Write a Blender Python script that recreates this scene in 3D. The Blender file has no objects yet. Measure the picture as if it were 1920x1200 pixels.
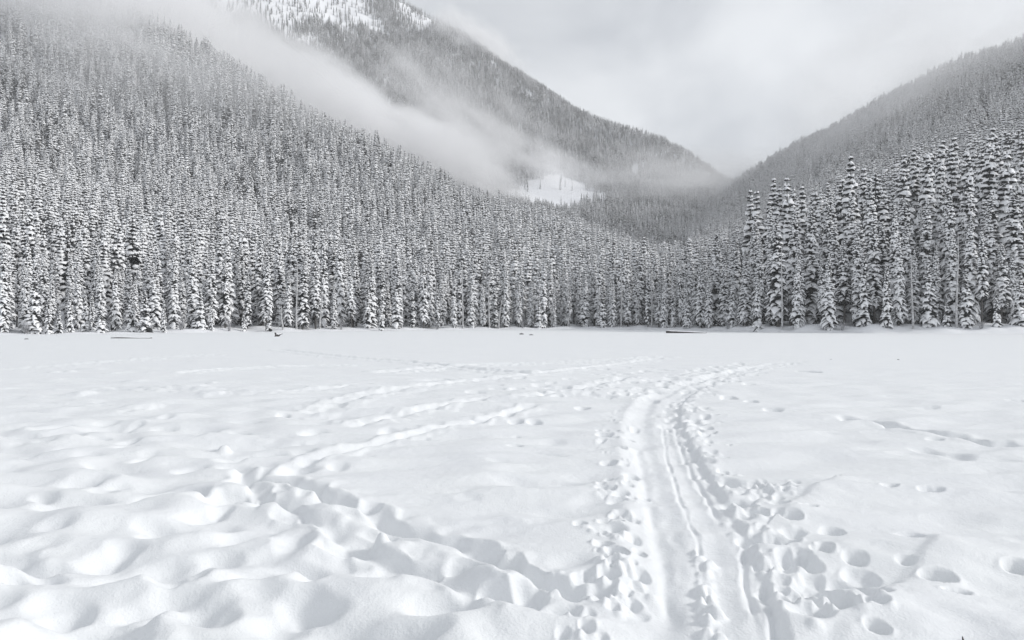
import bpy, math, random
import numpy as np

# ------------------------------------------------------------------ camera, sky, sun, exposure
SC = bpy.context.scene
COL = SC.collection
HC, F, HY, CX = 1.8, 1280.0, 604.0, 960.0     # eye height, focal length and horizon of the photograph (1920 px wide)

cam_d = bpy.data.cameras.new('camera')
cam = bpy.data.objects.new('camera', cam_d)
COL.objects.link(cam)
cam.location = (0, 0, HC)
cam.rotation_euler = (math.radians(90), 0, 0)
cam_d.lens = 24.0
cam_d.sensor_width = 36.0
cam_d.shift_y = 4 / 1920
cam_d.clip_start = 0.1
cam_d.clip_end = 20000
SC.camera = cam

SUN_EL, SUN_AZ = math.radians(29), math.radians(93)      # azimuth to the right of the view direction
sun_dir = (math.sin(SUN_AZ) * math.cos(SUN_EL), math.cos(SUN_AZ) * math.cos(SUN_EL), math.sin(SUN_EL))

world = bpy.data.worlds.new('World')
SC.world = world
world.use_nodes = True
wt = world.node_tree
wn, wl = wt.nodes, wt.links
wn.clear()
w_out = wn.new('ShaderNodeOutputWorld')
w_bg = wn.new('ShaderNodeBackground')
w_bg.inputs['Strength'].default_value = 0.1
w_sky = wn.new('ShaderNodeTexSky')
w_sky.sky_type = 'NISHITA'
w_sky.sun_disc = False
w_sky.sun_elevation = SUN_EL
w_sky.sun_rotation = SUN_AZ
w_sky.dust_density = 3.0
w_tc = wn.new('ShaderNodeTexCoord')
w_map = wn.new('ShaderNodeMapping')
w_map.inputs['Scale'].default_value = (1.0, 1.0, 1.7)
w_n1 = wn.new('ShaderNodeTexNoise')
w_n1.inputs['Scale'].default_value = 3.4
w_n1.inputs['Detail'].default_value = 6
w_n1.inputs['Roughness'].default_value = 0.48
w_n1.inputs['Distortion'].default_value = 0.5
w_r = wn.new('ShaderNodeValToRGB')
w_r.color_ramp.elements[0].position = 0.38
w_r.color_ramp.elements[0].color = (0.46, 0.49, 0.535, 1)
w_r.color_ramp.elements[1].position = 0.62
w_r.color_ramp.elements[1].color = (0.80, 0.825, 0.855, 1)
w_dot = wn.new('ShaderNodeVectorMath'); w_dot.operation = 'DOT_PRODUCT'
w_dot.inputs[1].default_value = sun_dir
w_mr = wn.new('ShaderNodeMapRange')
w_mr.interpolation_type = 'SMOOTHSTEP'
w_mr.inputs['From Min'].default_value = -0.9
w_mr.inputs['From Max'].default_value = 1.0
w_mr.inputs['To Min'].default_value = 3.9
w_mr.inputs['To Max'].default_value = 6.0
w_mul = wn.new('ShaderNodeVectorMath'); w_mul.operation = 'SCALE'
w_mix = wn.new('ShaderNodeMix'); w_mix.data_type = 'RGBA'
w_mix.inputs['Factor'].default_value = 0.93
wl.new(w_tc.outputs['Generated'], w_map.inputs['Vector'])
wl.new(w_map.outputs[0], w_n1.inputs['Vector'])
wl.new(w_n1.outputs['Fac'], w_r.inputs[0])
wl.new(w_tc.outputs['Generated'], w_dot.inputs[0])
wl.new(w_dot.outputs['Value'], w_mr.inputs['Value'])
w_sep = wn.new('ShaderNodeSeparateXYZ')                   # thick cloud: slightly darker overhead than towards the horizon
w_el = wn.new('ShaderNodeMapRange')
w_el.interpolation_type = 'SMOOTHSTEP'
w_el.inputs['From Min'].default_value = 0.0
w_el.inputs['From Max'].default_value = 1.0
w_el.inputs['To Min'].default_value = 1.06
w_el.inputs['To Max'].default_value = 0.74
w_m2 = wn.new('ShaderNodeMath'); w_m2.operation = 'MULTIPLY'
wl.new(w_tc.outputs['Generated'], w_sep.inputs[0])
wl.new(w_sep.outputs['Z'], w_el.inputs['Value'])
wl.new(w_mr.outputs[0], w_m2.inputs[0])
wl.new(w_el.outputs[0], w_m2.inputs[1])
wl.new(w_r.outputs[0], w_mul.inputs[0])
wl.new(w_m2.outputs[0], w_mul.inputs['Scale'])
wl.new(w_sky.outputs[0], w_mix.inputs['A'])
wl.new(w_mul.outputs[0], w_mix.inputs['B'])
wl.new(w_mix.outputs['Result'], w_bg.inputs['Color'])
wl.new(w_bg.outputs[0], w_out.inputs['Surface'])

sun_d = bpy.data.lights.new('sun', 'SUN')
sun_d.energy = 1.5
sun_d.angle = math.radians(10)
sun_d.color = (1.0, 0.985, 0.96)
sun = bpy.data.objects.new('sun', sun_d)
COL.objects.link(sun)
sun.rotation_euler = (math.pi / 2 - SUN_EL, 0, math.pi - SUN_AZ)

SC.view_settings.view_transform = 'Standard'
SC.view_settings.look = 'None'
SC.view_settings.exposure = 1.02
SC.view_settings.gamma = 1.0
SC.view_settings.use_curve_mapping = False
SC.render.engine = 'CYCLES'
SC.cycles.max_bounces = 12
SC.cycles.diffuse_bounces = 4
SC.cycles.volume_bounces = 10
SC.cycles.use_denoising = True
SC.cycles.volume_step_rate = 1.5
SC.cycles.volume_max_steps = 64

# ------------------------------------------------------------------ helpers
def at(px, py):
    """point of the lake surface seen at a photograph pixel"""
    D = HC * F / (py - HY)
    return ((px - CX) / F * D, D)

def P3(px, py, D):
    return ((px - CX) / F * D, D, HC + (HY - py) / F * D)

def tag(o, label=None, cat=None, group=None, kind=None):
    if label: o['label'] = label
    if cat: o['category'] = cat
    if group: o['group'] = group
    if kind: o['kind'] = kind
    return o

def mesh_from(name, verts, faces, mat, smooth=True):
    me = bpy.data.meshes.new(name)
    me.from_pydata([tuple(v) for v in verts], [], faces)
    if mat: me.materials.append(mat)
    if smooth:
        me.polygons.foreach_set('use_smooth', [True] * len(me.polygons))
    me.update()
    return me

def grid_mesh(name, V, nr, nc, mat, wrap=False):
    """V: (nr*nc,3) array, regular grid"""
    me = bpy.data.meshes.new(name)
    me.vertices.add(nr * nc)
    me.vertices.foreach_set('co', V.astype(np.float32).ravel())
    c = np.arange(nc if wrap else nc - 1)
    r = np.arange(nr - 1)
    R, Cc = np.meshgrid(r, c, indexing='ij')
    C2 = (Cc + 1) % nc
    q = np.stack([R * nc + Cc, R * nc + C2, (R + 1) * nc + C2, (R + 1) * nc + Cc], -1).reshape(-1, 4)
    n = len(q)
    me.loops.add(n * 4)
    me.loops.foreach_set('vertex_index', q.astype(np.int32).ravel())
    me.polygons.add(n)
    me.polygons.foreach_set('loop_start', np.arange(0, n * 4, 4, dtype=np.int32))
    me.polygons.foreach_set('loop_total', np.full(n, 4, dtype=np.int32))
    me.polygons.foreach_set('use_smooth', np.ones(n, dtype=bool))
    me.materials.append(mat)
    me.update(calc_edges=True)
    me.validate()
    return me

_rng = np.random.RandomState(7)
_perm = _rng.permutation(512)
_perm = np.concatenate([_perm, _perm, _perm])
_ga = _rng.rand(512) * 2 * np.pi
_gx, _gy = np.cos(_ga), np.sin(_ga)

def perlin(x, y, seed=0):
    x = np.asarray(x, float) + seed * 17.31
    y = np.asarray(y, float) - seed * 9.77
    xi, yi = np.floor(x).astype(int), np.floor(y).astype(int)
    xf, yf = x - xi, y - yi
    def g(i, j, dx, dy):
        h = _perm[(_perm[i & 511] + (j & 511)) & 1023] & 511
        return _gx[h] * dx + _gy[h] * dy
    u = xf * xf * xf * (xf * (xf * 6 - 15) + 10)
    v = yf * yf * yf * (yf * (yf * 6 - 15) + 10)
    a = g(xi, yi, xf, yf); b = g(xi + 1, yi, xf - 1, yf)
    c = g(xi, yi + 1, xf, yf - 1); d = g(xi + 1, yi + 1, xf - 1, yf - 1)
    return (a + u * (b - a)) * (1 - v) + (c + u * (d - c)) * v

def sstep(a, b, x):
    t = np.clip((x - a) / (b - a), 0, 1)
    return t * t * (3 - 2 * t)

# ------------------------------------------------------------------ materials
def mat_new(name):
    m = bpy.data.materials.new(name)
    m.use_nodes = True
    nt = m.node_tree
    b = nt.nodes['Principled BSDF']
    return m, nt, b

def snow_mat(name, col, bump=0.0, scale=60.0, sheen=0.0):
    m, nt, b = mat_new(name)
    b.inputs['Roughness'].default_value = 0.75
    b.inputs['Specular IOR Level'].default_value = 0.25
    b.inputs['Sheen Weight'].default_value = sheen
    b.inputs['Sheen Roughness'].default_value = 0.22
    tc = nt.nodes.new('ShaderNodeTexCoord')
    n = nt.nodes.new('ShaderNodeTexNoise')
    n.inputs['Scale'].default_value = 0.9
    n.inputs['Detail'].default_value = 5
    r = nt.nodes.new('ShaderNodeValToRGB')
    r.color_ramp.elements[0].position = 0.3
    r.color_ramp.elements[1].position = 0.7
    r.color_ramp.elements[0].color = (col[0] * .97, col[1] * .97, col[2] * .98, 1)
    r.color_ramp.elements[1].color = (*col, 1)
    nt.links.new(tc.outputs['Object'], n.inputs['Vector'])
    nt.links.new(n.outputs['Fac'], r.inputs[0])
    nt.links.new(r.outputs[0], b.inputs['Base Color'])
    if bump:
        n2 = nt.nodes.new('ShaderNodeTexNoise')
        n2.inputs['Scale'].default_value = scale
        n2.inputs['Detail'].default_value = 3
        n3 = nt.nodes.new('ShaderNodeTexNoise')
        n3.inputs['Scale'].default_value = 9
        n3.inputs['Detail'].default_value = 4
        ad = nt.nodes.new('ShaderNodeMath'); ad.operation = 'MULTIPLY_ADD'
        ad.inputs[1].default_value = 0.35
        bp = nt.nodes.new('ShaderNodeBump')
        bp.inputs['Strength'].default_value = bump
        bp.inputs['Distance'].default_value = 0.02
        nt.links.new(tc.outputs['Object'], n2.inputs['Vector'])
        nt.links.new(tc.outputs['Object'], n3.inputs['Vector'])
        nt.links.new(n2.outputs['Fac'], ad.inputs[0])
        nt.links.new(n3.outputs['Fac'], ad.inputs[2])
        nt.links.new(ad.outputs[0], bp.inputs['Height'])
        nt.links.new(bp.outputs[0], b.inputs['Normal'])
    return m

M_LAKE = snow_mat('lake_snow', (0.82, 0.835, 0.845), 0.6, sheen=0.0)
M_HILL = snow_mat('hill_snow', (0.86, 0.87, 0.89))
M_TSNOW = snow_mat('bough_snow', (0.91, 0.915, 0.925))

def dull_mat(name, c0, c1, scale, rough=0.9, rnd=0.0):
    m, nt, b = mat_new(name)
    b.inputs['Roughness'].default_value = rough
    b.inputs['Specular IOR Level'].default_value = 0.15
    tc = nt.nodes.new('ShaderNodeTexCoord')
    n = nt.nodes.new('ShaderNodeTexNoise')
    n.inputs['Scale'].default_value = scale
    n.inputs['Detail'].default_value = 4
    r = nt.nodes.new('ShaderNodeValToRGB')
    r.color_ramp.elements[0].position = 0.35
    r.color_ramp.elements[1].position = 0.65
    r.color_ramp.elements[0].color = (*c0, 1)
    r.color_ramp.elements[1].color = (*c1, 1)
    nt.links.new(tc.outputs['Object'], n.inputs['Vector'])
    nt.links.new(n.outputs['Fac'], r.inputs[0])
    nt.links.new(r.outputs[0], b.inputs['Base Color'])
    return m

M_NEEDLE = dull_mat('fir_needles', (0.018, 0.020, 0.021), (0.05, 0.053, 0.055), 3.0)
M_BARK = dull_mat('fir_bark', (0.06, 0.058, 0.056), (0.15, 0.145, 0.14), 8.0)
M_PALE = dull_mat('weathered_wood', (0.34, 0.34, 0.34), (0.62, 0.62, 0.63), 2.5)
M_TWIG = dull_mat('frosted_twigs', (0.22, 0.22, 0.225), (0.6, 0.6, 0.62), 5.0)
M_LOG = dull_mat('wet_log', (0.05, 0.046, 0.044), (0.13, 0.12, 0.115), 12.0)
M_STONE = dull_mat('grey_stone', (0.10, 0.10, 0.105), (0.26, 0.26, 0.265), 7.0)

# ------------------------------------------------------------------ frozen lake: one relief sheet, finest near the camera
th_f = np.arange(-0.80, 0.8001, 0.00155)
th_b = np.linspace(0.80, 2 * np.pi - 0.80, 52)[1:-1]
TH = np.concatenate([th_f, th_b])
rad = [0.25]
while rad[-1] < 3.2: rad.append(rad[-1] * 1.08)
while rad[-1] < 30: rad.append(rad[-1] * 1.0046)
while rad[-1] < 240: rad.append(rad[-1] * 1.012)
while rad[-1] < 2600: rad.append(rad[-1] * 1.3)
RAD = np.array(rad)
RR, TT = np.meshgrid(RAD, TH, indexing='ij')
GX, GY = RR * np.sin(TT), RR * np.cos(TT)
GZ = np.zeros_like(GX)
NFRONT = len(th_f)

# gentle wind-drift relief, longer and flatter with distance
near = 1 - sstep(14, 34, RR)
mid = 1 - sstep(60, 110, RR)
far_ = 1 - sstep(140, 170, RR)
hs = GX + 0.95 * GY - 4.8                      # beyond the old trench the snow lies smoother
hum = np.maximum(1 - sstep(-1.0, 0.25, hs), 0.75 * (1 - sstep(-3.6, -2.0, GX + 0.1 * GY))) * (1 - sstep(11, 20, RR))
GZ += 0.05 * far_ * perlin(GX / 16, GY / 11, 1)
GZ += 0.030 * mid * perlin(GX / 4.2 + 0.5 * perlin(GX / 3, GY / 3, 8), GY / 1.9, 2)
wp = 0.35 * perlin(GX / 1.4, GY / 1.4, 9)
rp = perlin(GX / 1.5 + wp, GY / 0.62 - wp, 3)
GZ += (0.074 * near + 0.022 * mid) * (rp - 0.6 * np.abs(perlin(GX / 1.9 - wp, GY / 0.8 + wp, 13)))
GZ += 0.010 * near * (1 - .6 * hum) * perlin(GX / 0.55 + wp, GY / 0.30, 4)
# pillowy hummocks at the left
pn = perlin(GX / 0.76 + wp * .6, GY / 0.56 + wp * .5, 5)
pn2 = perlin(GX / 0.48 - wp, GY / 0.42 + wp, 6)
GZ += hum * (0.185 * (pn - 0.5 * pn * np.abs(pn)) + 0.07 * perlin(GX / 1.5, GY / 1.2, 7) + 0.02 * pn2)

GP = np.zeros_like(GX)      # everything pressed into the surface
def patch_slice(x, y, r):
    d = math.hypot(x, y)
    if d < 0.4: return None
    i0 = np.searchsorted(RAD, max(0.25, d - r)); i1 = np.searchsorted(RAD, d + r) + 1
    a = math.atan2(x, y)
    da = math.asin(min(0.99, r / d))
    j0 = np.searchsorted(th_f, a - da); j1 = np.searchsorted(th_f, a + da) + 1
    if j0 >= j1 or i0 >= i1: return None
    return slice(i0, i1), slice(j0, min(j1, NFRONT))

def dent(x, y, rx, ry, depth, rot=0.0, soft=0.5, rim=0.0, tilt=0.0):
    """a hollow (depth>0) or lump (depth<0) pressed into the snow"""
    s = patch_slice(x, y, max(rx, ry) * 1.9)
    if s is None: return
    dx, dy = GX[s] - x, GY[s] - y
    c, n = math.cos(rot), math.sin(rot)
    u, v = (dx * c + dy * n) / rx, (-dx * n + dy * c) / ry
    wob = 1 + (0.22 if soft < .65 else 0.0) * perlin(GX[s] * 9, GY[s] * 9, 12) + (0.45 if soft < .65 else 0.25) * perlin(GX[s] * 3.7, GY[s] * 3.7, 14)
    q = np.sqrt(u * u + v * v) * wob
    prof = 1 - sstep(1 - soft, 1 + soft * 0.7, q)
    GP[s] -= depth * prof * (1 + tilt * u)
    if rim:
        GP[s] += rim * np.exp(-((q - 1.25) / 0.28) ** 2)

def spline(pts, n=14):
    p = np.array(pts, float)
    p = np.vstack([2 * p[0] - p[1], p, 2 * p[-1] - p[-2]])
    out = []
    for i in range(1, len(p) - 2):
        t = np.linspace(0, 1, n, endpoint=False)[:, None]
        a, b, c, d = p[i - 1], p[i], p[i + 1], p[i + 2]
        out.append(0.5 * (2 * b + (c - a) * t + (2 * a - 5 * b + 4 * c - d) * t ** 2 + (3 * b - a - 3 * c + d) * t ** 3))
    out.append(p[-2][None])
    return np.vstack(out)

def along(pixels, width, fn, layer=None, fade=0.5):
    """apply fn(lateral offset, distance along, x, y) -> height to the ground near a path"""
    pl = spline([at(*q) for q in pixels], 10)
    seg = pl[1:] - pl[:-1]
    L = np.hypot(seg[:, 0], seg[:, 1])
    cum = np.concatenate([[0], np.cumsum(L)])
    X, Y = GX[:, :NFRONT], GY[:, :NFRONT]
    m = (X > pl[:, 0].min() - width) & (X < pl[:, 0].max() + width) & (Y > pl[:, 1].min() - width) & (Y < pl[:, 1].max() + width)
    ii = np.nonzero(m)
    x, y = X[ii], Y[ii]
    best = np.full(len(x), 1e9); lat = np.zeros(len(x)); sal = np.zeros(len(x))
    for k in range(len(seg)):
        dx, dy = x - pl[k, 0], y - pl[k, 1]
        t = np.clip((dx * seg[k, 0] + dy * seg[k, 1]) / (L[k] ** 2 + 1e-12), 0, 1)
        ex, ey = dx - t * seg[k, 0], dy - t * seg[k, 1]
        d2 = ex * ex + ey * ey
        b = d2 < best
        best[b] = d2[b]
        side = np.sign(seg[k, 1] * dx[b] - seg[k, 0] * dy[b])
        lat[b] = np.sqrt(d2[b]) * side
        sal[b] = cum[k] + t[b] * L[k]
    ends = sstep(0, 0.5, sal) * (1 - sstep(cum[-1] - fade, cum[-1], sal)) if cum[-1] > 2 else 1.0
    keep = np.sqrt(best) < width
    h = fn(lat, sal, x, y) * ends
    (GP if layer is None else layer)[ii[0][keep], ii[1][keep]] += h[keep]

def groove(pixels, w, depth, rough=0.5, berm=0.0):
    def fn(s, a, x, y):
        ww = w * (1 + rough * 1.4 * perlin(x * 4, y * 4, 21))
        s2 = s + rough * w * 1.2 * perlin(x * 2.2, y * 2.2, 22)
        d = depth * (1 + rough * 1.8 * perlin(x * 3.1, y * 3.1, 23))
        return -d * np.exp(-(s2 / ww) ** 2) + berm * np.exp(-((np.abs(s2) - 2.0 * ww) / ww) ** 2)
    along(pixels, w * 5, fn)

# the packed ski trail winding away from the camera
TRAIL = [(1318, 1330), (1316, 1200), (1314, 1130), (1310, 1060), (1303, 1000), (1287, 950), (1266, 900), (1247, 850), (1233, 805),
         (1231, 775), (1243, 750), (1277, 730), (1320, 714), (1374, 699), (1424, 689), (1474, 680), (1530, 671)]
def trail_fn(s, a, x, y):
    n1 = perlin(x * 1.6, y * 1.6, 31)
    wl_ = 0.43 + 0.05 * n1
    wr_ = 0.43 + 0.06 * perlin(x * 2.1, y * 2.1, 32)
    inside = sstep(-wl_ - 0.20, -wl_ + 0.16, s) * (1 - sstep(wr_ - 0.03, wr_ + 0.07, s))
    fl = -0.056 + 0.007 * np.exp(-((s + 0.06) / 0.07) ** 2) - 0.014 * np.exp(-((s + 0.22) / 0.10) ** 2) - 0.012 * np.exp(-((s - 0.16) / 0.08) ** 2)
    fl = fl + 0.008 * perlin(x * 7, y * 3, 33)
    berm = 0.022 * np.exp(-((s - wr_ - 0.14) / 0.10) ** 2) * (1 + perlin(x * 3, y * 3, 34)) + 0.02 * np.exp(-((s + wl_ + 0.17) / 0.12) ** 2)
    return inside * fl + berm
along(TRAIL, 1.0, trail_fn, GZ, 16.0)
groove([(1243, 790), (1250, 845), (1265, 890), (1281, 945), (1305, 993), (1313, 1033), (1323, 1080), (1330, 1130), (1340, 1187), (1346, 1260)], 0.018, 0.015, 1.0, 0.005)
groove([(1264, 780), (1272, 820), (1300, 880), (1323, 910), (1340, 950), (1357, 973)], 0.026, 0.024, 0.7, 0.006)
groove([(1397, 990), (1393, 1047), (1397, 1080), (1410, 1113), (1420, 1180)], 0.022, 0.026, 0.8, 0.006)
groove([(1443, 1040), (1433, 1087), (1447, 1127), (1453, 1180), (1462, 1260)], 0.026, 0.030, 0.8, 0.008)
groove([(1195, 830), (1215, 930), (1236, 1000), (1250, 1090), (1255, 1190)], 0.05, 0.018, 0.5, 0.006)
# older trench of filled-in footsteps from the left edge of the hummocks to the trail
groove([(450, 868), (470, 895), (560, 905), (625, 935), (690, 955), (760, 983), (850, 1010), (910, 1030), (990, 1070), (1070, 1105)], 0.08, 0.09, 0.7, 0.030)
groove([(440, 885), (480, 918), (560, 955), (640, 992), (720, 1030), (800, 1062), (930, 1110), (1050, 1165)], 0.09, 0.065, 0.9, 0.030)
groove([(528, 893), (560, 872), (610, 853), (690, 832), (800, 806), (900, 785), (1010, 758)], 0.12, 0.062, 0.5, 0.031)
groove([(540, 775), (600, 768), (680, 742), (760, 728), (860, 716), (960, 706), (1080, 692), (1240, 672)], 0.2, 0.062, 0.5, 0.037)
groove([(330, 700), (430, 692), (530, 688), (700, 684)], 0.2, 0.062, 0.5, 0.050)
groove([(0, 693), (120, 686), (300, 671), (420, 664)], 0.3, 0.074, 0.5, 0.062)
groove([(520, 655), (640, 668), (760, 678), (880, 692), (1010, 702)], 0.25, 0.074, 0.5, 0.062)
groove([(180, 724), (360, 730), (520, 734), (700, 718)], 0.2, 0.050, 0.5, 0.037)
groove([(700, 700), (880, 686), (1080, 678), (1260, 668)], 0.3, 0.062, 0.5, 0.062)
groove([(650, 800), (780, 770), (900, 748), (1050, 735), (1180, 705)], 0.16, 0.062, 0.6, 0.037)
# narrow dark trench on the right
groove([(1568, 776), (1610, 785), (1660, 795), (1700, 803), (1760, 812), (1820, 822), (1870, 830), (1960, 838)], 0.11, 0.20, 0.6, 0.02)
# low ledges at the lower right: the walked side lies lower than the untouched crust
def ledge(pixels, h, run):
    def fn(s, a, x, y):
        s2 = s + 0.06 * perlin(x * 2.6, y * 2.6, 41)
        return -h * sstep(-0.05, 0.08, s2) * (1 - sstep(0.08, run, s2)) * (1 + 0.5 * perlin(x * 1.7, y * 1.7, 42))
    along(pixels, run + 0.3, fn, GZ)
ledge([(1752, 985), (1735, 1018), (1705, 1052), (1665, 1090), (1640, 1112), (1610, 1140), (1580, 1175), (1550, 1230)][::-1], -0.036, 0.6)
ledge([(1560, 895), (1520, 918), (1480, 938), (1455, 962)][::-1], -0.028, 0.5)

rnd = random.Random(11)
# footprints one can pick out (photograph pixel, half width, half depth, press depth, softness, turn)
for px, py, rx, ry, dp, so, ro in [
    (1755, 1073, .13, .10, .13, .30, .1), (1908, 1056, .13, .09, .13, .25, .1), (1793, 1099, .12, .05, .06, .3, -.1), (1642, 1178, .07, .08, .12, .4, .3),
    (1560, 988, .10, .13, .12, .5, -.3), (1484, 966, .11, .10, .11, .3, .1), (1545, 1020, .07, .08, .08, .4, 0), (1605, 1040, .11, .10, .11, .5, .2),
    (1590, 1080, .18, .09, .09, .6, -.5), (1575, 1122, .12, .14, .12, .4, .2), (1515, 1150, .15, .12, .08, .7, 0), (1480, 1125, .06, .08, .09, .4, 0),
    (1490, 1035, .14, .16, .12, .6, .4), (1440, 1005, .14, .13, .10, .6, .2), (1425, 958, .10, .10, .08, .5, 0), (1380, 935, .16, .18, .12, .6, 0),
    (1390, 940, .09, .10, .08, .4, .3), (1360, 893, .12, .16, .11, .6, .2), (1745, 919, .17, .07, .09, .4, 0), (1668, 913, .10, .06, .08, .4, .2),
    (1515, 950, .10, .05, .06, .4, 0), (1712, 995, .12, .12, .06, .5, 0), (1700, 1045, .08, .08, .06, .5, 0),
    (1365, 745, .20, .20, .12, .5, -.3), (1408, 753, .15, .20, .12, .5, 0), (1447, 766, .22, .13, .10, .5, 0), (1405, 718, .2, .25, .09, .5, 0),
    (1516, 697, .3, .5, .14, .5, .6), (1350, 715, .18, .2, .1, .5, 0), (1908, 752, .25, .3, .12, .4, 0), (1740, 764, .35, .12, .05, .5, 0),
    (1735, 840, .2, .25, .05, .7, 0), (1790, 850, .2, .25, .06, .7, 0), (1755, 822, .14, .08, .07, .4, 0), (1548, 810, .3, .12, .03, .7, 0),
    (1135, 815, .16, .13, .12, .4, 0), (1178, 820, .11, .09, .09, .4, 0), (1128, 804, .10, .09, .08, .4, 0), (1143, 866, .12, .10, .09, .4, 0),
    (1185, 885, .10, .13, .10, .5, 0), (1148, 914, .05, .06, .08, .3, 0), (1160, 933, .12, .08, .06, .6, 0), (1150, 985, .13, .09, .07, .6, -.2),
    (1158, 1035, .10, .12, .13, .35, .3), (1200, 1027, .06, .07, .10, .3, .3), (1190, 1070, .09, .08, .07, .5, 0), (1145, 1075, .09, .07, .05, .6, 0),
    (1128, 1100, .10, .09, .10, .45, .3), (1115, 840, .12, .06, .04, .6, 0), (1060, 735, .18, .3, .10, .5, 0), (1090, 764, .15, .18, .10, .5, 0), (1000, 787, .15, .15, .10, .5, 0),
    (968, 787, .16, .12, .09, .5, 0), (965, 834, .14, .10, .05, .6, 0), (968, 816, .08, .1, .04, .6, 0), (730, 806, .18, .2, .07, .6, 0), (785, 822, .3, .15, .05, .6, 0),
    (820, 713, .45, .35, .10, .5, 0), (885, 783, .2, .15, .05, .7, 0),
    (912, 1030, .14, .10, .10, .5, .2), (955, 1047, .14, .13, .13, .5, .3), (808, 1060, .12, .10, .13, .4, .4), (850, 1055, .14, .10, .07, .6, 0),
    (925, 1105, .12, .12, .12, .4, .3), (985, 1110, .18, .15, .11, .5, 0), (1045, 1142, .15, .12, .12, .6, .2), (1085, 1155, .07, .06, .07, .4, 0),
    (1000, 1075, .25, .10, .10, .6, -.4), (1040, 1090, .22, .09, .10, .6, -.4), (690, 945, .14, .12, .08, .5, 0), (625, 945, .18, .14, .10, .5, -.3),
    (500, 927, .10, .08, .08, .4, 0), (470, 890, .20, .35, .07, .7, 0), (540, 960, .24, .12, .08, .6, -.4), (660, 1015, .18, .12, .09, .6, -.2),
    (340, 922, .30, .22, .10, .7, 0), (425, 928, .25, .18, .10, .6, 0), (415, 950, .12, .12, .06, .6, 0), (150, 935, .30, .16, .09, .7, 0),
    (300, 998, .12, .10, .09, .7, 0), (75, 1058, .28, .12, .11, .7, 0), (310, 1080, .15, .12, .10, .7, 0), (478, 1070, .15, .10, .11, .7, -.2),
    (125, 1130, .16, .14, .14, .8, 0), (320, 1130, .24, .10, .10, .8, 0), (10, 1086, .16, .10, .11, .6, 0), (200, 1035, .18, .25, .08, .8, 0),
    (830, 1130, .28, .18, .10, .9, 0), (720, 1180, .35, .14, .10, .9, 0), (710, 1065, .24, .18, .09, .8, 0), (95, 803, .30, .4, .10, .7, 0), (200, 800, .5, .5, .10, .7, 0),
    (420, 842, .10, .10, -.10, .8, 0), (712, 1008, .08, .07, -.11, .8, 0), (600, 780, .7, .8, .06, .8, 0), (470, 830, .6, .5, .08, .8, 0)]:
    x, y = at(px, py)
    dent(x, y, rx * .80, ry * .80, dp * 1.4, ro, so, 0.012 if so < .45 else 0.0, 0.25)
# trampled bands either side of the trail
def band(pixels, half, count, r0, r1, depth):
    pl = spline([at(*q) for q in pixels], 12)
    for _ in range(count):
        k = rnd.randrange(len(pl))
        x = pl[k, 0] + rnd.gauss(0, half); y = pl[k, 1] + rnd.gauss(0, half * 1.3)
        r = rnd.uniform(r0, r1)
        dent(x, y, r, r * rnd.uniform(0.7, 1.5), depth * rnd.uniform(0.4, 1.2), rnd.uniform(-1, 1), rnd.uniform(.3, .6), 0.006, 0.2)
        if rnd.random() < 0.8:
            for _ in range(2):
                q = rnd.uniform(0.018, 0.05)
                dent(x + rnd.gauss(0, r * 1.2), y + rnd.gauss(0, r * 1.2), q, q, -q * 0.7, 0, .8)
band([(1290, 765), (1305, 800), (1330, 845), (1365, 890), (1395, 935), (1425, 985), (1475, 1040), (1530, 1090), (1565, 1140)], 0.16, 120, .03, .11, .07)
band([(1330, 720), (1295, 745), (1285, 770), (1300, 800)], 0.22, 90, .05, .14, .06)
band([(1170, 765), (1150, 800), (1160, 850), (1165, 890), (1160, 940), (1150, 990), (1165, 1040), (1160, 1080), (1110, 1130), (1090, 1180)], 0.12, 105, .02, .075, .055)
band([(1185, 745), (1230, 722), (1290, 703), (1350, 692), (1420, 680)], 0.5, 140, .06, .2, .07)
band([(1480, 678), (1420, 690), (1360, 705), (1330, 715)], 0.4, 90, .06, .18, .06)
band([(1480, 900), (1440, 930), (1425, 900)], 0.10, 26, .02, .06, .05)
band([(1000, 740), (1080, 725), (1180, 705), (1260, 690)], 1.0, 70, .10, .25, .06)
band([(60, 705), (160, 715), (270, 735), (120, 755)], 1.6, 26, .15, .45, -.06)
band([(1345, 1200), (1332, 1130), (1322, 1075), (1310, 1020)], 0.03, 50, .010, .028, -.016)
# far snow: faint windrows; hollows filled with new snow at the left
for _ in range(150):
    px, py = rnd.uniform(-60, 640), rnd.uniform(770, 1240)
    x, y = at(px, py)
    dent(x, y, rnd.uniform(.10, .22), rnd.uniform(.08, .16), rnd.uniform(.04, .13), rnd.uniform(-.6, .6), .9)
for _ in range(60):
    px, py = rnd.uniform(620, 1120), rnd.uniform(800, 1240)
    x, y = at(px, py)
    dent(x, y, rnd.uniform(.12, .3), rnd.uniform(.08, .18), rnd.uniform(.015, .04), rnd.uniform(-.6, .6), .9)
for _ in range(60):
    px, py = rnd.uniform(1450, 2000), rnd.uniform(740, 1240)
    x, y = at(px, py)
    dent(x, y, rnd.uniform(.12, .3), rnd.uniform(.08, .18), rnd.uniform(.01, .03), rnd.uniform(-.6, .6), .9)

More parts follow.
